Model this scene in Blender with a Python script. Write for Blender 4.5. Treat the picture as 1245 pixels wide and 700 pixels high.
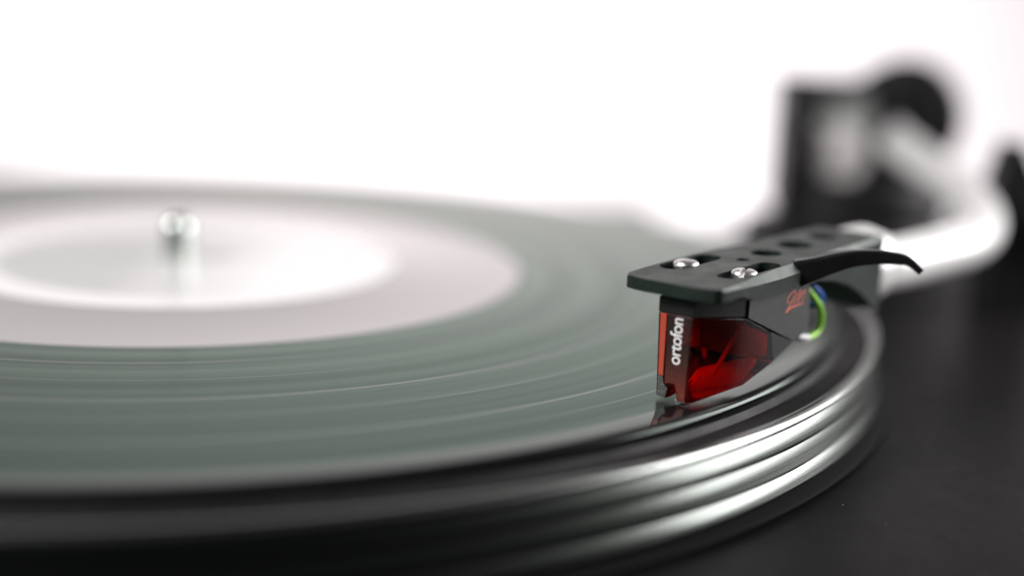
import bpy, bmesh, math, random
from mathutils import Vector, Matrix

random.seed(7)
K = 0.001                      # everything below is written in millimetres
sc = bpy.context.scene
for o in list(bpy.data.objects):
    bpy.data.objects.remove(o, do_unlink=True)
col = sc.collection

# ------------------------------------------------------------------ camera
PIT, ROLL = 0.212, 0.045
cam_d = bpy.data.cameras.new('camera')
cam = bpy.data.objects.new('camera', cam_d); col.objects.link(cam); sc.camera = cam
cam_d.sensor_width = 36.0; cam_d.lens = 36.0 * 1620 / 1245
cam_d.clip_start = 0.01; cam_d.clip_end = 50
F = Vector((0, math.cos(PIT), -math.sin(PIT)))
U0 = Vector((0, math.sin(PIT), math.cos(PIT))); X0 = Vector((1, 0, 0))
Rr = X0 * math.cos(ROLL) + U0 * math.sin(ROLL)
Uu = U0 * math.cos(ROLL) - X0 * math.sin(ROLL)
m3 = Matrix((Rr, Uu, -F)).transposed()
cam.matrix_world = Matrix.Translation(Vector((78.5, -306.8, 62.7)) * K) @ m3.to_4x4()
cam_d.dof.use_dof = True
cam_d.dof.focus_distance = 0.2205
cam_d.dof.aperture_fstop = 3.4

# ------------------------------------------------------------------ world, lamps, exposure
w = bpy.data.worlds.new('World'); sc.world = w; w.use_nodes = True
w.node_tree.nodes['Background'].inputs[0].default_value = (0.9, 1.0, 0.95, 1)
w.node_tree.nodes['Background'].inputs[1].default_value = 0.03
sc.view_settings.view_transform = 'Standard'; sc.view_settings.look = 'None'
sc.view_settings.exposure = 0.0; sc.view_settings.gamma = 1.0
sc.view_settings.use_curve_mapping = False

def area(name, loc, target, sx, sy, power, color=(1, 1, 1)):
    d = bpy.data.lights.new(name, 'AREA'); d.shape = 'RECTANGLE'; d.size = sx; d.size_y = sy
    d.energy = power; d.color = color
    o = bpy.data.objects.new(name, d); col.objects.link(o)
    o.location = loc
    o.rotation_euler = (Vector(target) - Vector(loc)).to_track_quat('-Z', 'Y').to_euler()
    return o
area('added_wall_uplight', (-0.10, 0.82, -0.60), (-0.10, 2.20, 0.30), 1.4, 0.3, 56, (1.0, 0.98, 0.982))  # unseen lamp, added below the table edge to whiten the wall
area('side_softbox_lamp', (0.74, 0.08, 0.27), (0.06, -0.06, 0.02), 0.46, 0.46, 8.5, (1.0, 0.97, 0.97))
area('left_softbox_lamp', (-0.70, -0.42, 0.62), (0.12, 0.0, 0.01), 0.35, 0.35, 14.0, (1.0, 0.98, 0.97))

# ------------------------------------------------------------------ materials
def P(name, base, rough=0.5, metal=0.0, spec=0.5, **kw):
    m = bpy.data.materials.new(name); m.use_nodes = True
    b = m.node_tree.nodes['Principled BSDF']
    b.inputs['Base Color'].default_value = (*base, 1)
    b.inputs['Roughness'].default_value = rough
    b.inputs['Metallic'].default_value = metal
    b.inputs['Specular IOR Level'].default_value = spec
    for k, v in kw.items():
        b.inputs[k.replace('_', ' ')].default_value = v
    return m
def N(m, t, **kw):
    n = m.node_tree.nodes.new(t)
    for k, v in kw.items(): setattr(n, k, v)
    return n
def LK(m, a, b): m.node_tree.links.new(a, b)
def BS(m): return m.node_tree.nodes['Principled BSDF']
def objco(m): return N(m, 'ShaderNodeTexCoord').outputs['Object']
def ramp(m, fac, pts):
    r = N(m, 'ShaderNodeValToRGB'); e = r.color_ramp.elements
    e[0].position, e[0].color = pts[0][0], (*pts[0][1], 1)
    e[1].position, e[1].color = pts[-1][0], (*pts[-1][1], 1)
    for p, c in pts[1:-1]:
        x = e.new(p); x.color = (*c, 1)
    LK(m, fac, r.inputs[0]); return r.outputs[0]
def noise(m, scale, detail=3, rough=0.5, vec=None, dim='3D', wv=None):
    n = N(m, 'ShaderNodeTexNoise'); n.noise_dimensions = dim
    n.inputs['Scale'].default_value = scale; n.inputs['Detail'].default_value = detail
    n.inputs['Roughness'].default_value = rough
    if dim == '1D': LK(m, wv, n.inputs['W'])
    else: LK(m, vec if vec else objco(m), n.inputs['Vector'])
    return n.outputs['Fac']
def bump(m, h, strength, dist):
    b = N(m, 'ShaderNodeBump'); b.inputs['Strength'].default_value = strength
    b.inputs['Distance'].default_value = dist
    LK(m, h, b.inputs['Height']); LK(m, b.outputs[0], BS(m).inputs['Normal'])
def radius(m):
    v = N(m, 'ShaderNodeVectorMath', operation='MULTIPLY'); LK(m, objco(m), v.inputs[0])
    v.inputs[1].default_value = (1, 1, 0)
    l = N(m, 'ShaderNodeVectorMath', operation='LENGTH'); LK(m, v.outputs[0], l.inputs[0])
    return l.outputs['Value']
def dusty(m, lo, hi, scale=900, r0=None, r1=None, bstr=0.15, bdist=0.00003):
    """fine grain in colour, gloss and relief"""
    n = noise(m, scale, 4, 0.6)
    LK(m, ramp(m, n, [(0.35, lo), (0.7, hi)]), BS(m).inputs['Base Color'])
    if r0 is not None:
        n2 = noise(m, scale * 0.15, 3, 0.6)
        LK(m, ramp(m, n2, [(0.3, (r0,) * 3), (0.7, (r1,) * 3)]), BS(m).inputs['Roughness'])
    bump(m, n, bstr, bdist)
    return m
def dust_specks(m, scale, thr, colour=(0.7, 0.62, 0.6)):
    """sparse dust grains lying on a surface"""
    vo = N(m, 'ShaderNodeTexVoronoi', feature='F1'); vo.inputs['Scale'].default_value = scale
    LK(m, objco(m), vo.inputs['Vector'])
    msk = ramp(m, vo.outputs['Distance'], [(thr * 0.6, (1, 1, 1)), (thr, (0, 0, 0))])
    wn = N(m, 'ShaderNodeSeparateColor'); LK(m, vo.outputs['Color'], wn.inputs[0])
    sel = ramp(m, wn.outputs[0], [(0.55, (0, 0, 0)), (0.62, (1, 1, 1))])
    mu = N(m, 'ShaderNodeMath', operation='MULTIPLY'); LK(m, msk, mu.inputs[0]); LK(m, sel, mu.inputs[1])
    out = m.node_tree.nodes['Material Output']
    d = N(m, 'ShaderNodeBsdfDiffuse'); d.inputs[0].default_value = (*colour, 1)
    mixs = N(m, 'ShaderNodeMixShader')
    LK(m, mu.outputs[0], mixs.inputs[0]); LK(m, BS(m).outputs[0], mixs.inputs[1]); LK(m, d.outputs[0], mixs.inputs[2])
    LK(m, mixs.outputs[0], out.inputs[0])
GT = (0.86, 1.0, 0.93, 1)      # cool green tint of the vinyl's and plastic's sheen

M_wall = P('white_wall', (0.86, 0.85, 0.855), 0.9, spec=0.1)
M_table = P('white_table', (0.80, 0.79, 0.79), 0.7, spec=0.2)
dusty(M_wall, (0.85, 0.805, 0.82), (0.88, 0.835, 0.85), 3, bstr=0.05, bdist=0.001)
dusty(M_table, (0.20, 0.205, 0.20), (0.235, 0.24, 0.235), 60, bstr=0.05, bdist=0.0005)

def vinyl(name, rough, aniso, groove, tint, tint2, ior=1.7, body=(0.010, 0.0095, 0.010)):
    """black lacquer-like vinyl: dark body under a tinted Fresnel sheen, ringed by the groove"""
    m = bpy.data.materials.new(name); m.use_nodes = True
    nt = m.node_tree; nt.nodes.remove(nt.nodes['Principled BSDF'])
    out = nt.nodes['Material Output']
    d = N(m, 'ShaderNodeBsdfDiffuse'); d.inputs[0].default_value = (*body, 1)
    g = N(m, 'ShaderNodeBsdfAnisotropic')
    fr = N(m, 'ShaderNodeFresnel'); fr.inputs[0].default_value = ior
    mx_ = N(m, 'ShaderNodeMixShader')
    r = radius(m)
    g.inputs['Anisotropy'].default_value = aniso
    if groove:
        t = N(m, 'ShaderNodeTangent', direction_type='RADIAL', axis='Z')
        LK(m, t.outputs[0], g.inputs['Tangent'])
    n1 = noise(m, 420, 6, 0.7, dim='1D', wv=r)
    LK(m, ramp(m, n1, [(0.3, (rough * 0.8,) * 3), (0.7, (rough * 1.2,) * 3)]), g.inputs['Roughness'])
    n2 = noise(m, 2200, 6, 0.85, dim='1D', wv=r)
    k = 0.36 if groove else 0.03
    n3 = noise(m, 160, 3, 0.6, dim='1D', wv=r)
    sm = N(m, 'ShaderNodeMath', operation='MULTIPLY_ADD'); LK(m, n3, sm.inputs[0]); sm.inputs[1].default_value = 0.7
    hv = N(m, 'ShaderNodeMath', operation='MULTIPLY'); LK(m, n2, hv.inputs[0]); hv.inputs[1].default_value = 0.5
    LK(m, hv.outputs[0], sm.inputs[2])
    streak = ramp(m, sm.outputs[0], [(0.35, (1 - k,) * 3), (0.85, (1.0,) * 3)])
    sheen = ramp(m, fr.outputs[0], [(0.10, tint), (0.55, tint2)])     # greenish sheen that turns neutral at grazing angles
    cm = N(m, 'ShaderNodeMix', data_type='RGBA', blend_type='MULTIPLY'); cm.inputs[0].default_value = 1
    LK(m, sheen, cm.inputs[6]); LK(m, streak, cm.inputs[7]); LK(m, cm.outputs[2], g.inputs['Color'])
    if groove:
        b = N(m, 'ShaderNodeBump'); b.inputs['Strength'].default_value = 0.3; b.inputs['Distance'].default_value = 0.00006
        LK(m, n2, b.inputs['Height']); LK(m, b.outputs[0], g.inputs['Normal'])
    LK(m, fr.outputs[0], mx_.inputs[0]); LK(m, d.outputs[0], mx_.inputs[1]); LK(m, g.outputs[0], mx_.inputs[2])
    LK(m, mx_.outputs[0], out.inputs[0])
    return m
M_groove = vinyl('vinyl_grooves', 0.15, 0.5, True, (0.66, 1.0, 0.81), (1.0, 0.985, 0.96))
M_smooth = vinyl('vinyl_smooth', 0.06, 0, False, (0.84, 1.0, 0.91), (1.0, 1.0, 0.99), 2.7)
M_edge = vinyl('vinyl_edge', 0.22, 0, False, (0.7, 0.8, 0.75), (0.8, 0.85, 0.83), 1.4)
M_wax = vinyl('vinyl_run_out', 0.12, 0, False, (1.0, 0.975, 0.97), (1.0, 0.97, 0.97), 3.2, (0.30, 0.29, 0.288))  # pale body colour stands in for missing wall reflection on the ring

M_label = P('label_paper', (0.8, 0.79, 0.8), 0.32, spec=0.5)
co = objco(M_label)
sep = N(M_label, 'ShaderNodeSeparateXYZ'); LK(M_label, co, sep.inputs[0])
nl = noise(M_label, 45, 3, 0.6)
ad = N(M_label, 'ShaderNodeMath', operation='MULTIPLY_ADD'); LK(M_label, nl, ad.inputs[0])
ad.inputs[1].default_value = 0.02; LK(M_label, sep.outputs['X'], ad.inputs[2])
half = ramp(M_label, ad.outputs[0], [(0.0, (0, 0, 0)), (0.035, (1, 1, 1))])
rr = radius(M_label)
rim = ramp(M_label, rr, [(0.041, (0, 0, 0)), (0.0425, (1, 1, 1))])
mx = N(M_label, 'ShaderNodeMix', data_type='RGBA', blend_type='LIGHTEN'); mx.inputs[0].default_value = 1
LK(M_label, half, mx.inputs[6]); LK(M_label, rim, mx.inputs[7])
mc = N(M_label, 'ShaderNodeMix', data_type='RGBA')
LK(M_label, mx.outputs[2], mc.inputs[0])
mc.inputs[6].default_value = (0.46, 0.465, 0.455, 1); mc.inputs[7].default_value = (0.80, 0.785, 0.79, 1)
LK(M_label, mc.outputs[2], BS(M_label).inputs['Base Color'])

M_mat = dusty(P('rubber_mat', (0.012, 0.011, 0.012), 0.55, spec=0.18), (0.010, 0.009, 0.010), (0.018, 0.017, 0.018), 700, 0.45, 0.65)
M_rim = P('platter_metal', (0.105, 0.115, 0.108), 0.24, 1.0)
M_lip = P('platter_lip_metal', (0.37, 0.39, 0.375), 0.26, 1.0)
tn = N(M_rim, 'ShaderNodeTangent', direction_type='RADIAL', axis='Z')
LK(M_rim, tn.outputs[0], BS(M_rim).inputs['Tangent']); BS(M_rim).inputs['Anisotropic'].default_value = 0.35
sepr = N(M_rim, 'ShaderNodeSeparateXYZ'); LK(M_rim, objco(M_rim), sepr.inputs[0])
nz = noise(M_rim, 3500, 4, 0.7, dim='1D', wv=sepr.outputs['Z'])
LK(M_rim, ramp(M_rim, nz, [(0.3, (0.19,) * 3), (0.7, (0.31,) * 3)]), BS(M_rim).inputs['Roughness'])
M_plinth = dusty(P('plinth_paint', (0.012, 0.011, 0.012), 0.45, spec=0.075), (0.0075, 0.0068, 0.0075), (0.010, 0.009, 0.010), 1500, 0.38, 0.46, 0.06, 0.00002)
M_chrome = P('chrome', (0.86, 0.86, 0.86), 0.12, 1.0)
M_spindle = P('spindle_steel', (0.62, 0.66, 0.63), 0.26, 1.0)
M_tube = P('arm_tube_metal', (0.90, 0.89, 0.89), 0.33, 0.3)
M_screw = P('screw_nickel', (0.88, 0.86, 0.86), 0.2, 1.0)
dusty(M_screw, (0.85, 0.83, 0.83), (0.96, 0.94, 0.94), 1500, 0.28, 0.42)
M_blackpl = dusty(P('arm_black', (0.012, 0.011, 0.012), 0.4, spec=0.3), (0.010, 0.009, 0.010), (0.016, 0.015, 0.016), 900, 0.35, 0.5)
M_shell = P('headshell_black', (0.02, 0.022, 0.021), 0.34, spec=0.35)
BS(M_shell).inputs['Specular Tint'].default_value = GT
dusty(M_shell, (0.007, 0.0125, 0.0095), (0.014, 0.021, 0.0175), 1400, 0.36, 0.48, 0.25, 0.00003)
M_body = P('cartridge_grey', (0.03, 0.032, 0.033), 0.5)
dusty(M_body, (0.016, 0.019, 0.019), (0.038, 0.042, 0.041), 2600, 0.45, 0.6, 0.5, 0.00004)
M_bodyblk = dusty(P('cartridge_black', (0.01, 0.01, 0.01), 0.4, spec=0.35), (0.007, 0.007, 0.007), (0.015, 0.015, 0.015), 2000, 0.3, 0.5)
dust_specks(M_shell, 700, 0.035, (0.35, 0.36, 0.35)); dust_specks(M_body, 1500, 0.06, (0.3, 0.3, 0.3))
M_lift = P('lift_black', (0.014, 0.013, 0.014), 0.28, spec=0.5)

M_red = bpy.data.materials.new('clear_red_plastic'); M_red.use_nodes = True
_nt = M_red.node_tree; _nt.nodes.remove(_nt.nodes['Principled BSDF'])
_tr = N(M_red, 'ShaderNodeBsdfTransparent'); _tr.inputs[0].default_value = (0.98, 0.09, 0.055, 1)
_gl = N(M_red, 'ShaderNodeBsdfAnisotropic'); _gl.inputs['Roughness'].default_value = 0.12; _gl.inputs['Color'].default_value = (0.9, 0.9, 0.9, 1)
_fr = N(M_red, 'ShaderNodeFresnel'); _fr.inputs[0].default_value = 1.3
_mx = N(M_red, 'ShaderNodeMixShader')
LK(M_red, _fr.outputs[0], _mx.inputs[0]); LK(M_red, _tr.outputs[0], _mx.inputs[1]); LK(M_red, _gl.outputs[0], _mx.inputs[2])
_vo = N(M_red, 'ShaderNodeTexVoronoi'); _vo.inputs['Scale'].default_value = 1300; LK(M_red, objco(M_red), _vo.inputs['Vector'])
_mk = ramp(M_red, _vo.outputs['Distance'], [(0.05, (1, 1, 1)), (0.09, (0, 0, 0))])
_df = N(M_red, 'ShaderNodeBsdfDiffuse'); _df.inputs[0].default_value = (0.5, 0.25, 0.2, 1)
_m2 = N(M_red, 'ShaderNodeMixShader')
LK(M_red, _mk, _m2.inputs[0]); LK(M_red, _mx.outputs[0], _m2.inputs[1]); LK(M_red, _df.outputs[0], _m2.inputs[2])
LK(M_red, _m2.outputs[0], _nt.nodes['Material Output'].inputs[0])
M_core = P('core_dark_red', (0.22, 0.05, 0.04), 0.4)
M_ribglow = P('red_rib_and_glow', (0.85, 0.025, 0.012), 0.25)
_tl = N(M_ribglow, 'ShaderNodeBsdfTranslucent'); _tl.inputs[0].default_value = (0.95, 0.04, 0.02, 1)
_mr = N(M_ribglow, 'ShaderNodeMixShader'); _mr.inputs[0].default_value = 0.5
LK(M_ribglow, BS(M_ribglow).outputs[0], _mr.inputs[1]); LK(M_ribglow, _tl.outputs[0], _mr.inputs[2])
LK(M_ribglow, _mr.outputs[0], M_ribglow.node_tree.nodes['Material Output'].inputs[0])
M_strip = P('red_strip', (0.42, 0.05, 0.022), 0.35)
M_plate = P('front_plate', (0.015, 0.012, 0.012), 0.25)
sp = N(M_plate, 'ShaderNodeSeparateXYZ'); LK(M_plate, objco(M_plate), sp.inputs[0])
npl = noise(M_plate, 1200, 4, 0.7)
ma = N(M_plate, 'ShaderNodeMath', operation='MULTIPLY_ADD'); LK(M_plate, npl, ma.inputs[0])
ma.inputs[1].default_value = -0.004; LK(M_plate, sp.outputs['Z'], ma.inputs[2])
LK(M_plate, ramp(M_plate, ma.outputs[0], [(0.0005, (0.20, 0.045, 0.03)), (0.0032, (0.10, 0.03, 0.022)), (0.0075, (0.03, 0.018, 0.016)), (0.0125, (0.014, 0.012, 0.012))]), BS(M_plate).inputs['Base Color'])
bump(M_plate, npl, 0.3, 0.00003)
dust_specks(M_plate, 1800, 0.12, (0.6, 0.45, 0.4))
_o = M_plate.node_tree.nodes['Material Output']; _src = _o.inputs[0].links[0].from_socket
_t2 = N(M_plate, 'ShaderNodeBsdfTransparent'); _t2.inputs[0].default_value = (0.95, 0.30, 0.22, 1)
_x2 = N(M_plate, 'ShaderNodeMixShader'); _x2.inputs[0].default_value = 0.5
LK(M_plate, _src, _x2.inputs[1]); LK(M_plate, _t2.outputs[0], _x2.inputs[2]); LK(M_plate, _x2.outputs[0], _o.inputs[0])
M_pad = P('corner_pad_grey', (0.04, 0.042, 0.042), 0.5); dusty(M_pad, (0.02, 0.02, 0.02), (0.10, 0.10, 0.10), 4000, bstr=0.8, bdist=0.00005)
dust_specks(M_pad, 3500, 0.22)
M_white = P('print_white', (0.85, 0.82, 0.82), 0.5)
M_orange = P('print_orange', (0.88, 0.16, 0.08), 0.5)
M_wgreen = P('wire_green', (0.34, 0.78, 0.04), 0.4)
M_wblue = P('wire_blue', (0.02, 0.10, 0.55), 0.4)
M_wwhite = P('wire_white', (0.75, 0.72, 0.72), 0.4)
M_block = P('bearing_block_grey', (0.55, 0.57, 0.56), 0.4, 0.3)
M_wred = P('wire_red', (0.5, 0.02, 0.02), 0.4)
M_gold = P('pin_gold', (0.8, 0.6, 0.3), 0.3, 1.0)
M_diamond = P('diamond', (0.9, 0.9, 0.9), 0.1, 0.3)
M_dust = P('dust', (0.45, 0.42, 0.42), 0.9)
M_gap = P('gap_black', (0.004, 0.004, 0.004), 0.7, spec=0.1)

# ------------------------------------------------------------------ helpers
def tag(o, label=None, cat=None, group=None, kind=None):
    if label: o['label'] = label
    if cat: o['category'] = cat
    if group: o['group'] = group
    if kind: o['kind'] = kind
    return o
def thing(name, loc_mm, label, cat):
    e = bpy.data.objects.new(name, None); col.objects.link(e)
    e.empty_display_size = 0.01
    e.location = Vector(loc_mm) * K; e['loc_mm'] = tuple(loc_mm)
    del e['loc_mm']
    BASE[e.name] = Vector(loc_mm)
    return tag(e, label, cat)
BASE = {}
def origin_of(o):
    while o.parent: o = o.parent
    return BASE.get(o.name, Vector((0, 0, 0)))
def link(name, verts, faces, mat, parent=None, smooth=True, bevel=0, seg=2, angle=30, mids=None, sharp=None):
    """verts in world mm -> one mesh object (local to its thing's base)"""
    off = origin_of(parent) if parent else Vector((0, 0, 0))
    me = bpy.data.meshes.new(name)
    me.from_pydata([tuple((Vector(v) - off) * K) for v in verts], [], faces)
    for m in (mat if isinstance(mat, (list, tuple)) else [mat]): me.materials.append(m)
    if mids:
        for p, i in zip(me.polygons, mids): p.material_index = i
    me.update()
    bm = bmesh.new(); bm.from_mesh(me); bmesh.ops.recalc_face_normals(bm, faces=bm.faces); bm.to_mesh(me); bm.free()
    o = bpy.data.objects.new(name, me); col.objects.link(o)
    if parent: o.parent = parent
    if smooth:
        for p in me.polygons: p.use_smooth = True
        me.set_sharp_from_angle(angle=math.radians(sharp or angle))
    if bevel:
        b = o.modifiers.new('bevel', 'BEVEL'); b.width = bevel * K; b.segments = seg
        b.limit_method = 'ANGLE'; b.angle_limit = math.radians(angle); b.harden_normals = True
    return o
def lathe(profile, n=256, center=(0, 0, 0), closed=False):
    V, Fc, ids = [], [], []
    cx, cy, cz = center
    k = len(profile)
    for (r, z) in profile:
        for i in range(n):
            a = 2 * math.pi * i / n
            V.append((cx + r * math.cos(a), cy + r * math.sin(a), cz + z))
    for j in range(k if closed else k - 1):
        j2 = (j + 1) % k
        for i in range(n):
            i2 = (i + 1) % n
            Fc.append((j * n + i, j * n + i2, j2 * n + i2, j2 * n + i)); ids.append(j)
    return V, Fc, ids
def fillet(P3, n=8):
    """Catmull-Rom through points"""
    pts = [Vector(p) for p in P3]; out = []
    q = [pts[0] * 2 - pts[1]] + pts + [pts[-1] * 2 - pts[-2]]
    for i in range(1, len(q) - 2):
        for s in range(n):
            t = s / n; a, b, c, d = q[i - 1], q[i], q[i + 1], q[i + 2]
            out.append(0.5 * ((2 * b) + (c - a) * t + (2 * a - 5 * b + 4 * c - d) * t * t + (3 * b - a - 3 * c + d) * t ** 3))
    out.append(pts[-1]); return out
def tube(path, r, n=16):
    """tube along points; r a number or a list"""
    path = [Vector(p) for p in path]; V, Fc = [], []
    up = Vector((0, 0, 1)); prev = None
    for i, p in enumerate(path):
        t = (path[min(i + 1, len(path) - 1)] - path[max(i - 1, 0)]).normalized()
        if prev is None:
            s = t.cross(up)
            if s.length < 1e-3: s = t.cross(Vector((1, 0, 0)))
        else: s = prev - t * prev.dot(t)
        s.normalize(); prev = s; b = t.cross(s)
        rr_ = r[i] if isinstance(r, (list, tuple)) else r
        for k in range(n):
            a = 2 * math.pi * k / n
            V.append(p + (s * math.cos(a) + b * math.sin(a)) * rr_)
    for i in range(len(path) - 1):
        for k in range(n):
            k2 = (k + 1) % n
            Fc.append((i * n + k, i * n + k2, (i + 1) * n + k2, (i + 1) * n + k))
    Fc.append(tuple(range(n))); Fc.append(tuple((len(path) - 1) * n + k for k in range(n)))
    return V, Fc
def revolve_axis(origin, axis, profile, n=48):
    """solid of revolution: profile of (distance along axis, radius)"""
    axis = Vector(axis).normalized(); s = axis.orthogonal().normalized(); b = axis.cross(s); o = Vector(origin)
    V, Fc = [], []
    for d, r in profile:
        for k in range(n):
            a = 2 * math.pi * k / n; V.append(o + axis * d + (s * math.cos(a) + b * math.sin(a)) * r)
    for i in range(len(profile) - 1):
        for k in range(n):
            k2 = (k + 1) % n
            Fc.append((i * n + k, i * n + k2, (i + 1) * n + k2, (i + 1) * n + k))
    Fc.append(tuple(range(n))); Fc.append(tuple((len(profile) - 1) * n + k for k in range(n)))
    return V, Fc
def hull(points):
    bm = bmesh.new()
    for p in points: bm.verts.new(p)
    r = bmesh.ops.convex_hull(bm, input=bm.verts)
    bmesh.ops.dissolve_limit(bm, angle_limit=0.03, verts=bm.verts, edges=bm.edges)
    loose = [v for v in bm.verts if not v.link_faces]
    bmesh.ops.delete(bm, geom=loose, context='VERTS')
    bm.verts.index_update()
    V = [v.co.copy() for v in bm.verts]; Fc = [tuple(v.index for v in f.verts) for f in bm.faces]
    bm.free(); return V, Fc
def box(x0, x1, y0, y1, z0, z1):
    V = [(x, y, z) for z in (z0, z1) for y in (y0, y1) for x in (x0, x1)]
    return V, [(0, 2, 3, 1), (4, 5, 7, 6), (0, 1, 5, 4), (2, 6, 7, 3), (0, 4, 6, 2), (1, 3, 7, 5)]
def join(*ms):
    V, Fc = [], []
    for v, f in ms:
        n = len(V); V += list(v); Fc += [tuple(i + n for i in q) for q in f]
    return V, Fc
def tmpobj(V, Fc):
    me = bpy.data.meshes.new('t'); me.from_pydata([tuple(v) for v in V], [], Fc); me.update()
    bm = bmesh.new(); bm.from_mesh(me); bmesh.ops.recalc_face_normals(bm, faces=bm.faces); bm.to_mesh(me); bm.free()
    o = bpy.data.objects.new('t', me); col.objects.link(o); return o
def cut(base, cutters):
    """boolean difference done in millimetres"""
    a = tmpobj(*base); cs = []
    for c in cutters:
        b = tmpobj(*c); cs.append(b)
        md = a.modifiers.new('b', 'BOOLEAN'); md.operation = 'DIFFERENCE'; md.solver = 'EXACT'; md.object = b
    dg = bpy.context.evaluated_depsgraph_get(); dg.update()
    me = bpy.data.meshes.new_from_object(a.evaluated_get(dg))
    V = [v.co.copy() for v in me.vertices]; Fc = [tuple(p.vertices) for p in me.polygons]
    for o in [a] + cs: bpy.data.objects.remove(o, do_unlink=True)
    return V, Fc

# ------------------------------------------------------------------ setting
V, Fc = box(-3600, 3600, 2200, 2240, -1500, 3000)
tag(link('wall', V, Fc, M_wall, smooth=False), kind='structure')
poly = [(-900, -420), (400, -420), (400, 300), (240, 300), (205, 312), (190, 340)] + [(182 - 14 * (1 - math.cos(a)), 686 + 14 * math.sin(a)) for a in (0, .5, 1.0, 1.57)] + [(-900, 700)]
n = len(poly)
V = [(x, y, -110) for x, y in poly] + [(x, y, -80) for x, y in poly]
Fc = [tuple(range(n)), tuple(range(n, 2 * n))] + [(i, (i + 1) % n, n + (i + 1) % n, n + i) for i in range(n)]
tag(link('table', V, Fc, M_table, smooth=False), kind='structure')

# ------------------------------------------------------------------ turntable
tt = thing('turntable', (0, 0, -80), 'black turntable with ridged metal platter and dark plinth', 'turntable')
PZ = -15.6
V, Fc = box(-185, 285, -195, 178, -62, PZ)
link('plinth', V, Fc, M_plinth, tt, bevel=3, seg=3)
for x in (-150, 250):
    for y in (-160, 145):
        V, Fc, _ = lathe([(0.1, -79.9), (17, -79.9), (19, -77), (19, -66), (15, -62.2), (0.1, -62.2)], 32, (x, y, 0))
        link('foot', V, Fc, M_blackpl, tt)
# platter: lathe with a bright outer lip and three rounded ridges
prof = [(0.5, -14.4), (150, -14.4), (157.0, -14.0)]
def ridge(z0, z1, r, n=8):      # from its outer foot up to the inner shoulder
    return [(r + 1.35 * (1 - t) * (0.62 + 0.38 * (1 + t)) * 0.78, z0 + (z1 - z0) * t) for t in [i / n for i in range(n + 1)]]
rim = []; dark = set()
for z0, z1, rb in ((-13.3, -10.95, 159.5), (-10.15, -7.15, 159.0), (-6.3, -3.85, 158.4)):
    k0 = len(prof) + len(rim)
    rim += [(156.2, z0 - 0.3), (rb + 0.85, z0 - 0.12)] + ridge(z0, z1, rb) + [(156.4, z1 + 0.3)]
    k1 = len(prof) + len(rim)
    dark |= {k0 - 1, k0, k1 - 2, k1 - 1}  # groove walls coloured black for the shade between the ridges
rim += [(156.4, -3.3), (0.5, -3.3)]
V, Fc, ids = lathe(prof + rim, 360)
platter = link('platter', V, Fc, [M_rim, M_gap], tt, sharp=24, mids=[1 if q in dark else 0 for q in ids])
V, Fc, _ = lathe([(157.5, -3.28), (159.0, -3.28), (159.5, -3.0), (159.75, -2.65), (159.72, -2.35), (159.5, -2.0), (159.15, -1.72), (158.7, -1.56), (158.2, -1.55), (157.8, -1.65), (157.5, -1.95)], 360, closed=True)
link('lip', V, Fc, M_lip, platter, sharp=60)
V, Fc, _ = lathe([(120, -15.2), (162.6, -15.2), (163.2, -14.9), (163.2, -14.6), (162.6, -14.3), (120, -14.45)], 256, closed=True)
link('platter_skirt', V, Fc, M_gap, tt)
# spindle
V, Fc, _ = lathe([(3.6, -3), (3.6, 7.2), (3.45, 8.2), (3.0, 9.2), (2.2, 10.0), (1.2, 10.5), (0.05, 10.65)], 48)
link('spindle', V, Fc, M_spindle, tt)
# arm base, yoke and bearing
AX, AY = 192.0, 135.0
V, Fc, _ = lathe([(0.1, PZ - 1), (38, PZ - 1), (38, -6), (36, -4.5), (30, -4.0), (28.5, -3), (28, 9), (26.5, 11), (0.1, 11)], 64, (AX, AY, 0))
link('arm_base', V, Fc, M_blackpl, tt)
V, Fc = join(box(162.5, 172.5, 117, 139, 2, 43), box(172.4, 196, 119, 137, 39.6, 42.8), box(172.4, 218, 119, 137, 2.2, 11), box(191, 198, 121, 139, 10.9, 40))
link('bearing_yoke', V, Fc, M_blackpl, tt, bevel=0.8)
V, Fc = join(box(172.4, 191.1, 123, 136, 27.5, 39.7), box(172.4, 191.1, 124, 136, 10.8, 26.0))
link('bearing_block', V, Fc, M_block, tt, bevel=0.6)
V, Fc = revolve_axis((182, 124.5, 19), (0, -1, 0), [(0, 9.4), (2.6, 9.4), (3.2, 8.8), (3.4, 4), (4.2, 3.6), (4.4, 0.1)])
link('bearing_cap', V, Fc, M_wwhite, tt)
V, Fc = join(box(208, 224, 52, 66, PZ - 1, 8), hull([(206, 51, 7.9), (227, 51, 7.9), (206, 67, 7.9), (227, 67, 7.9), (210.5, 54, 31), (215.5, 54, 31), (210.5, 62, 31), (215.5, 62, 31)]))
link('arm_rest', V, Fc, M_blackpl, tt, bevel=0.6)

# mat
V, Fc, _ = lathe([(3.8, -3.15), (157.2, -3.15), (157.3, -2.95), (157.0, -2.75), (152.6, -2.7), (151.6, -1.75), (3.8, -1.75)], 256, closed=True)
mat_o = link('platter_mat', V, Fc, M_mat)
tag(mat_o, 'thin black rubber mat between record and platter rim', 'mat')

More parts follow.
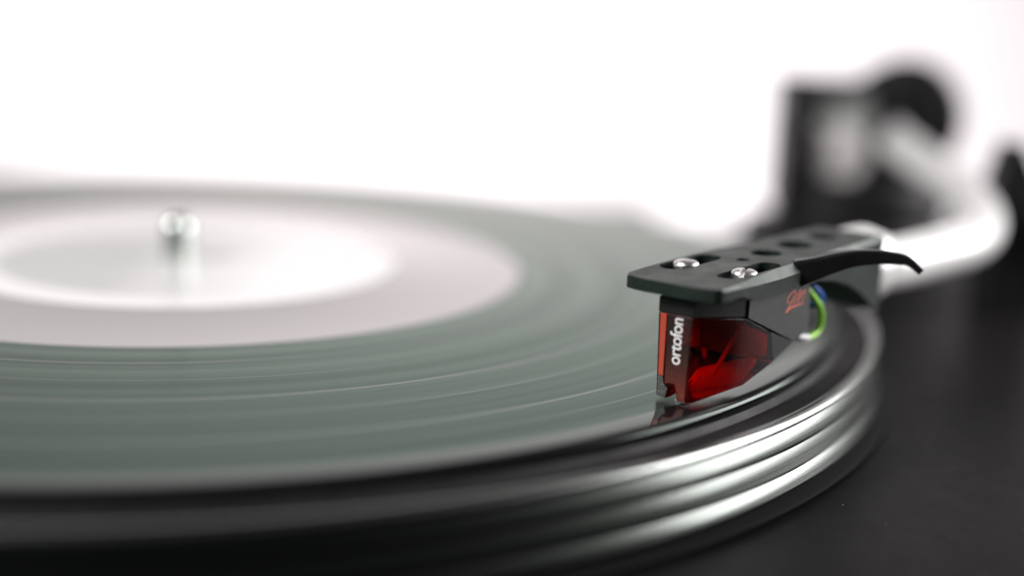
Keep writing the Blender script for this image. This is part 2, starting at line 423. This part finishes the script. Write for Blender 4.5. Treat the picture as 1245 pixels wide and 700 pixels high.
# ------------------------------------------------------------------ record
rec = thing('vinyl_record', (0, 0, -1.7), 'black vinyl record with pale label lying on the platter', 'record')
pr = []  # (radius, z, material of the band that starts here)
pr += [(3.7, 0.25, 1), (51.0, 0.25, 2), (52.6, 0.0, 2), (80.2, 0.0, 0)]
gaps = [(90.5, .5), (101.0, .25), (111.6, .7), (121.3, .25), (131.6, .7), (138.0, .3)]
for r, wd in gaps:
    pr += [(r, 0.0, 1), (r + wd, 0.0, 0)]
pr += [(145.2, 0.0, 1), (149.6, 0.11, 3), (150.1, 0.04, 3), (150.5, -0.12, 3), (150.8, -0.35, 3), (151.0, -0.75, 3), (150.8, -1.15, 3), (150.3, -1.45, 3), (149.3, -1.6, 3), (3.7, -1.6, 1)]
V, Fc, ids = lathe([(a, b) for a, b, c in pr], 360, closed=True)
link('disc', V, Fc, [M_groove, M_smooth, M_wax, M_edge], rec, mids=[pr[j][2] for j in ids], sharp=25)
V, Fc, ids = lathe([(3.72, 0.29), (50.6, 0.29), (50.8, 0.27), (50.8, 0.22), (3.72, 0.22)], 180, closed=True)
link('label', V, Fc, M_label, rec, smooth=False)

# ------------------------------------------------------------------ cartridge frame: u back along the arm, v to the right, z up
TH = math.radians(50.0)
O = Vector((106.16, -97.13, 0))
Au = Vector((math.cos(TH), math.sin(TH), 0)); Rv = Vector((math.sin(TH), -math.cos(TH), 0)); Zz = Vector((0, 0, 1))
def W(u, v, z): return O + Au * u + Rv * v + Zz * z
def top(u, v=0.0): return 20.5 + 0.037 * u + 0.017 * v

ca = thing('phono_cartridge', tuple(O), 'black phono cartridge with clear red stylus housing touching the record edge', 'cartridge')
side = [(9.0, 13.75), (25.3, 7.15), (30.4, 8.5), (29.4, 16.95), (9.0, 16.75)]
V, Fc = hull([W(u, s * 7.0, z) for u, z in side for s in (-1, 1)])
body = link('body', V, Fc, M_body, ca, bevel=0.12, smooth=True)
V, Fc = join(hull([W(u, s * v, z) for u, v in ((-1.9, 3.35), (9.3, 6.75), (12, 6.75)) for s in (-1, 1) for z in (14.75 if u < 0 else 13.9, 17.2)]),
             hull([W(u, s * 6.4, z) for u in (3.5, 17) for s in (-1, 1) for z in (17.0, 18.7)]))
link('mount_block', V, Fc, M_bodyblk, ca, bevel=0.12)
# red stylus housing with the notch for the cantilever
sty = hull([W(-1.7, -2.75, 0.62), W(-1.7, 3.15, 0.5), W(-1.75, -3.35, 14.65), W(-1.75, 3.45, 14.65),
            W(-0.9, -3.35, 0.62), W(-0.9, 3.65, 0.5), W(-0.9, -3.85, 14.65), W(-0.9, 3.95, 14.65)] +
           [W(u, s * v, z) for s in (-1, 1) for u, v, z in ((9.1, 6.75, 13.65), (9.7, 6.6, 2.2), (17.0, 6.95, 10.15), (18.5, 6.95, 4.65))])
notch = hull([W(u, v, z) for u in (-4, 3.0) for v, z in ((-1.0, -1), (1.25, -1), (-0.75, 0.9), (1.1, 0.9), (-0.25, 2.6), (0.55, 2.6))])
V, Fc = cut(sty, [notch])
stylus = link('stylus_housing', V, Fc, M_red, ca, bevel=0.14, smooth=True)
V, Fc = hull([W(3.2, s * 1.6, z) for s in (-1, 1) for z in (9.0, 14.2)] + [W(8.6, s * 5.0, z) for s in (-1, 1) for z in (7.2, 13.2)] + [W(17.2, s * 6.3, z) for s in (-1, 1) for z in (5.8, 9.6)])
link('inner_core', V, Fc, M_core, stylus, smooth=False)
V, Fc = hull([W(u, v, z) for u, v, z in ((2.2, 0.0, 1.1), (9.4, 6.2, 2.5), (14.5, 6.4, 6.2), (4.2, 0.6, 3.0), (6.5, -2.0, 1.8), (15.0, 5.6, 4.2), (14.5, 5.0, 6.0), (7.5, -1.0, 4.0))])
link('glow_wedge', V, Fc, M_ribglow, stylus, bevel=0.5, seg=3)  # added red wedge, stands in for light glowing through the housing
V, Fc = tube([W(8.9, 6.2, 13.0), W(3.6, 4.3, 4.6)], 0.35, 8)
link('inner_rib', V, Fc, M_ribglow, stylus)
V, Fc = hull([W(u, s * 6.85, z) for s in (-1, 1) for u, z in ((17.12, 10.1), (25.2, 7.05), (18.65, 4.65))])
link('rear_wedge', V, Fc, M_bodyblk, ca, bevel=0.1)
# front panel, red strip, lettering
FU = -1.80
def slab(poly, u0, u1):
    n = len(poly); V = [W(u0, v, z) for v, z in poly] + [W(u1, v, z) for v, z in poly]
    return V, [tuple(range(n)), tuple(range(n, 2 * n))] + [(i, (i + 1) % n, n + (i + 1) % n, n + i) for i in range(n)]
V, Fc = slab([(-1.35, 2.95), (-0.2, 3.3), (0.6, 3.3), (1.55, 0.75), (2.65, 0.7), (2.95, 14.5), (-1.55, 14.5)], -1.79, -1.55)
plate = link('front_panel', V, Fc, M_plate, stylus, bevel=0.05)
V, Fc = slab([(-2.65, 4.3), (-1.7, 4.1), (-1.75, 14.5), (-3.0, 14.5)], -1.83, -1.5)
link('red_strip', V, Fc, M_strip, stylus, bevel=0.05)
V, Fc = slab([(-2.62, 0.75), (-1.1, 0.75), (-0.7, 2.2), (-1.45, 2.9), (-1.75, 3.95), (-2.7, 4.2)], -1.82, -1.5)
link('corner_pad', V, Fc, M_pad, stylus, bevel=0.05)

def text_mesh(s, width, height_scale=1.0):
    cu = bpy.data.curves.new('txt', 'FONT'); cu.body = s; cu.size = 1.0; cu.offset = 0.009; cu.extrude = 0.0
    cu.space_character = 0.93; cu.resolution_u = 6
    o = bpy.data.objects.new('txt', cu); col.objects.link(o)
    dg = bpy.context.evaluated_depsgraph_get(); dg.update()
    me = bpy.data.meshes.new_from_object(o.evaluated_get(dg))
    V = [v.co.copy() for v in me.vertices]; Fc = [tuple(p.vertices) for p in me.polygons]
    bpy.data.objects.remove(o, do_unlink=True)
    x0 = min(v.x for v in V); x1 = max(v.x for v in V); s_ = width / (x1 - x0)
    return [((v.x - x0) * s_, v.y * s_ * height_scale) for v in V], Fc
T, Fc = text_mesh('ortofon', 7.7, 1.0)
hmax = max(y for x, y in T)
V = [W(-1.83, 1.30 - y * (2.25 / hmax) * 1.0 + (x / 7.7) * 0.12, 6.55 + x) for x, y in T]
link('lettering', V, Fc, M_white, stylus, smooth=False)
# side logo: brush-like strokes
def strokes(name, lines, r, v, mat, parent):
    ms = []
    for L_ in lines:
        path = [W(u, v, z) for u, z in L_[0]]
        path = fillet(path, 6) if len(path) > 2 else path
        rs = [L_[1] + (L_[2] - L_[1]) * i / (len(path) - 1) for i in range(len(path))]
        Vs, Fs = tube(path, rs, 8)
        Vs = [p - Rv * ((p - O).dot(Rv) - v) * 0.9 for p in Vs]     # pressed flat onto the side
        ms.append((Vs, Fs))
    V, Fc = join(*ms); return link(name, V, Fc, mat, parent)
strokes('logo', [
    ([(22.11, 14.44), (21.6, 14.85), (21.95, 15.55), (23.3, 16.25), (24.15, 16.2), (24.38, 15.85), (24.0, 15.3), (22.6, 13.95), (21.38, 12.85)], .12, .13),
    ([(21.38, 12.82), (22.9, 13.45), (25.2, 13.62), (27.5, 13.72)], .19, .08),
    ([(23.82, 13.99), (24.6, 14.9), (25.7, 16.11)], .11, .12),
    ([(25.7, 16.11), (26.2, 15.85), (25.15, 14.06)], .12, .11),
    ([(25.15, 14.06), (26.2, 15.2), (27.6, 15.98)], .11, .12),
    ([(27.6, 15.98), (27.55, 15.3), (26.7, 13.99)], .12, .09)], 0.15, 7.02, M_orange, body)
# cantilever and tip
V, Fc = tube([W(4.5, 0.15, 2.6), W(0.2, 0.15, 0.75), W(-0.4, 0.15, 0.55)], 0.22, 10)
cant = link('cantilever', V, Fc, M_chrome, stylus)
V, Fc = revolve_axis(W(-0.25, 0.15, 0.6), (0, 0, -1), [(0, 0.16), (0.35, 0.13), (0.59, 0.02)], 10)
link('stylus_tip', V, Fc, M_diamond, cant)
# pins and lead wires at the back
for v, z in ((-4, 12.6), (4, 12.6), (-4, 9.6), (4, 9.6)):
    V, Fc = revolve_axis(W(29.6, v, z), Au, [(0, .45), (3.0, .45), (3.2, .3)], 12)
    link('pin', V, Fc, M_gold, ca)
wires = [(M_wgreen, [(32.4, 4, 9.2), (29.6, 5.2, 7.0), (31.9, 6.0, 6.5), (35.5, 6.2, 7.2), (36.4, 6.2, 9.3), (35.3, 6.2, 11.8), (32.8, 6.0, 13.9), (31.4, 5.4, 15.6), (33, 4, 17.5), (40, 2, 17.8)]),
         (M_wblue, [(32.6, 4, 12.4), (35.2, 5.4, 12.0), (36.6, 5.8, 13.0), (34.8, 5.9, 14.6), (32.2, 5.6, 16.2), (34, 3, 18.0), (42, 1, 18.0)]),
         (M_wwhite, [(32.6, -4, 9.6), (35, -3.5, 9), (37, -2, 11), (36, -1, 15), (38, 0, 17.5), (42, 0, 17.6)]),
         (M_wred, [(32.6, -4, 12.6), (36, -4.2, 12), (38, -4, 14), (38, -3, 17), (42, -2, 17.8)])]
for mt, pth in wires:
    V, Fc = tube(fillet([W(*q) for q in pth], 8), 0.56, 12)
    link('lead_wire', V, Fc, mt, ca)
V, Fc = tube(fillet([W(28.2, 4.4, 8.0), W(29.4, 5.2, 7.0), W(30.6, 5.7, 6.6), W(32.0, 6.0, 6.5)], 5), 0.8, 12)
link('wire_sleeve', V, Fc, M_wwhite, ca)

# ------------------------------------------------------------------ tonearm
ta = thing('tonearm', (AX, AY, PZ), 'S-shaped chrome tonearm with black headshell reaching over the record', 'tonearm')
st = [  # u, left edge, left top edge, right top edge, right edge, chamfer depth, bottom z
    (-5.0, -4.0, -3.8, 3.8, 4.0, 0.25, None), (-4.7, -6.4, -6.2, 6.2, 6.4, 0.25, None), (-4.1, -8.3, -8.1, 8.1, 8.3, 0.25, None), (-3.2, -9.1, -8.9, 8.9, 9.1, 0.3, None), (-2.2, -9.5, -9.2, 9.0, 9.3, 0.35, None),
    (2.5, -9.9, -9.5, 8.6, 9.2, 0.7, None), (7.5, -10.2, -9.6, 8.0, 9.0, 1.1, 17.35), (16.5, -10.3, -9.5, 7.3, 8.7, 1.5, 17.3), (24, -9.8, -9.0, 7.3, 8.4, 1.5, 17.3), (30, -9.0, -8.3, 7.3, 8.3, 1.4, 17.5), (36, -8.5, -7.8, 7.3, 8.2, 1.2, 16.7),
    (42, -7.9, -7.2, 7.4, 8.1, 1.0, 15.2), (47, -7.4, -6.8, 7.4, 8.0, 0.9, 13.1), (51, -7.0, -6.4, 7.4, 8.0, 0.8, 10.8), (54, -6.8, -6.1, 7.3, 7.9, 0.8, 8.6), (56, -6.7, -6.0, 7.2, 7.8, 0.8, 8.2)]
V, Fc = [], []
for u, lo, lt, rt, ro, ch, bz in st:
    for v, zz in ((lo, 'b'), (lo, 'c'), (lt, 't'), (rt, 't'), (ro, 'c'), (ro, 'b')):
        z = top(u, v) if zz == 't' else (top(u, v) - ch if zz == 'c' else (bz if bz else top(u, v) - 2.1))
        V.append(W(u, v, z))
for i in range(len(st) - 1):
    for k in range(6):
        k2 = (k + 1) % 6
        Fc.append((i * 6 + k, i * 6 + k2, (i + 1) * 6 + k2, (i + 1) * 6 + k))
Fc += [tuple(range(6)), tuple((len(st) - 1) * 6 + k for k in range(6))]
def prism(poly, z0=10, z1=30):
    n = len(poly); V = [W(u, v, z0) for u, v in poly] + [W(u, v, z1) for u, v in poly]
    return V, [tuple(range(n)), tuple(range(n, 2 * n))] + [(i, (i + 1) % n, n + (i + 1) % n, n + i) for i in range(n)]
def stadium(u0, u1, v0, v1, r, n=12):
    out = []
    for k in range(n + 1):
        a = math.pi / 2 + math.pi * k / n; out.append((u0 + r + r * math.cos(a), v0 + r * math.sin(a)))
    for k in range(n + 1):
        a = -math.pi / 2 + math.pi * k / n; out.append((u1 - r + r * math.cos(a), v1 + r * math.sin(a)))
    return out
cutters = [hull([W(u, s * hw, z) for u, hw, zb in ((5, 7.4, 5), (30, 6.9, 5), (53.5, 5.6, 3)) for s in (-1, 1) for z in (zb, top(u) - 2.0)])]
cutters.append(prism(stadium(4.0, 18.6, -6.4, -6.2, 2.5)))
cutters.append(prism(stadium(4.0, 19.8, 4.6, 4.9, 2.2)))
for u, r in ((18.7, 1.15), (26.5, 2.8), (36.6, 3.2), (47.4, 2.9)):
    cutters.append(prism([(u + r * math.cos(2 * math.pi * k / 32), -0.6 + r * math.sin(2 * math.pi * k / 32)) for k in range(32)]))
V, Fc = cut((V, Fc), cutters)
hs = link('headshell', V, Fc, M_shell, ta, bevel=0.22, seg=2, angle=28)
tag(hs, 'black drilled headshell with two screw slots')
# screws
for (u, v, ang) in ((10.0, -6.3, 0.5), (10.2, 4.9, 1.15)):
    z = top(u, v) - 0.35
    head = revolve_axis(W(u, v, z - 1.6), Zz, [(0, 1.15), (1.0, 1.2), (1.05, 2.15), (1.75, 2.2), (2.15, 2.0), (2.4, 1.5), (2.5, 0.7), (2.52, 0.05)], 32)
    d = Vector((math.cos(ang), math.sin(ang), 0)); e = Vector((-d.y, d.x, 0)); c = W(u, v, z)
    slot = hull([c + d * a * 4 + e * b * 0.42 + Zz * q for a in (-1, 1) for b in (-1, 1) for q in (-0.15, 2)])
    V, Fc = cut(head, [slot])
    link('screw', V, Fc, M_screw, hs, bevel=0.05)
# finger lift
path = fillet([W(23.4, 7.4, 19.6), W(25.2, 9.2, 20.4), W(28.5, 11.2, 21.4), W(31.6, 13.2, 22.1), W(34.6, 16.4, 22.5), W(37.0, 19.2, 22.35), W(38.2, 20.7, 21.9), W(39.4, 22.4, 20.3)], 6)
V, Fc = [], []
npth = len(path)
for i, p in enumerate(path):
    t = (path[min(i + 1, npth - 1)] - path[max(i - 1, 0)]).normalized()
    s = t.cross(Zz).normalized(); b = s.cross(t)
    f = i / (npth - 1)
    hh = 1.65 * (1 - f) ** 1.25 + 0.62; ww = 1.15 - 0.3 * f
    for a, c in ((-1, -.8), (-1, .75), (-.75, 1), (.75, 1), (1, .75), (1, -.8), (.8, -1), (-.8, -1)):
        V.append(p + s * a * ww + b * c * hh)
for i in range(npth - 1):
    for k in range(8):
        k2 = (k + 1) % 8; Fc.append((i * 8 + k, i * 8 + k2, (i + 1) * 8 + k2, (i + 1) * 8 + k))
Fc += [tuple(range(8)), tuple((npth - 1) * 8 + k for k in range(8))]
link('finger_lift', V, Fc, M_lift, hs, bevel=0.12, angle=25)
# locking collar and S tube
V, Fc = revolve_axis(W(55.5, 0, 15.2), Au, [(0, 6.2), (1.0, 7.1), (3, 7.6), (8.5, 7.6), (9.2, 7.0), (9.4, 6.2), (13.5, 6.2), (14.2, 5.8), (14.4, 4.2)])
link('locking_collar', V, Fc, M_tube, ta)
tp = fillet([W(66, 0, 14.8), W(74, 0, 13.6), (167, -24, 13), (182, -5, 13), (192.5, 16, 13.5), (199, 40, 15), (201.5, 68, 17.5), (200.5, 96, 20.5), (199.5, 122, 23.5), (201, 134, 24.5)], 10)
V, Fc = tube(tp, 5.5, 28)
link('arm_tube', V, Fc, M_tube, ta)
V, Fc = revolve_axis((204, 134, 30.5), (0.3, 0.95, 0.0), [(0, 15.4), (0.8, 18.4), (2, 19.2), (24, 19.2), (25, 18), (25.2, 3), (40, 3), (40.1, 0.1)])
link('counterweight', V, Fc, M_blackpl, ta)

# ------------------------------------------------------------------ dust lying on the plinth
ms = []
for i in range(150):
    x = random.uniform(128, 215); y = random.uniform(-150, 20)
    if math.hypot(x, y) < 165: continue
    r = random.choice((0.06, 0.08, 0.1, 0.14, 0.2))
    ms.append(hull([Vector((x, y, PZ)) + Vector((random.uniform(-r, r), random.uniform(-r, r), random.uniform(0.0, r))) for _ in range(8)]))
for i in range(2):
    x = random.uniform(150, 190); y = random.uniform(-120, -20); a = random.uniform(0, 6)
    ms.append(tube(fillet([(x + 1.6 * j * math.cos(a + .3 * j), y + 1.6 * j * math.sin(a + .3 * j), PZ + 0.05) for j in range(4)], 4), 0.025, 5))
for i in range(60):
    a = math.radians(random.uniform(-62, -28)); q = random.uniform(112, 149)
    r = random.choice((0.03, 0.04, 0.05, 0.08))
    ms.append(hull([Vector((q * math.cos(a), q * math.sin(a), 0.02)) + Vector((random.uniform(-r, r), random.uniform(-r, r), random.uniform(0.0, r))) for _ in range(8)]))
V, Fc = join(*ms)
tag(link('dust', V, Fc, M_dust, smooth=False), 'fine pale dust specks scattered on the black plinth and record', 'dust', kind='stuff')
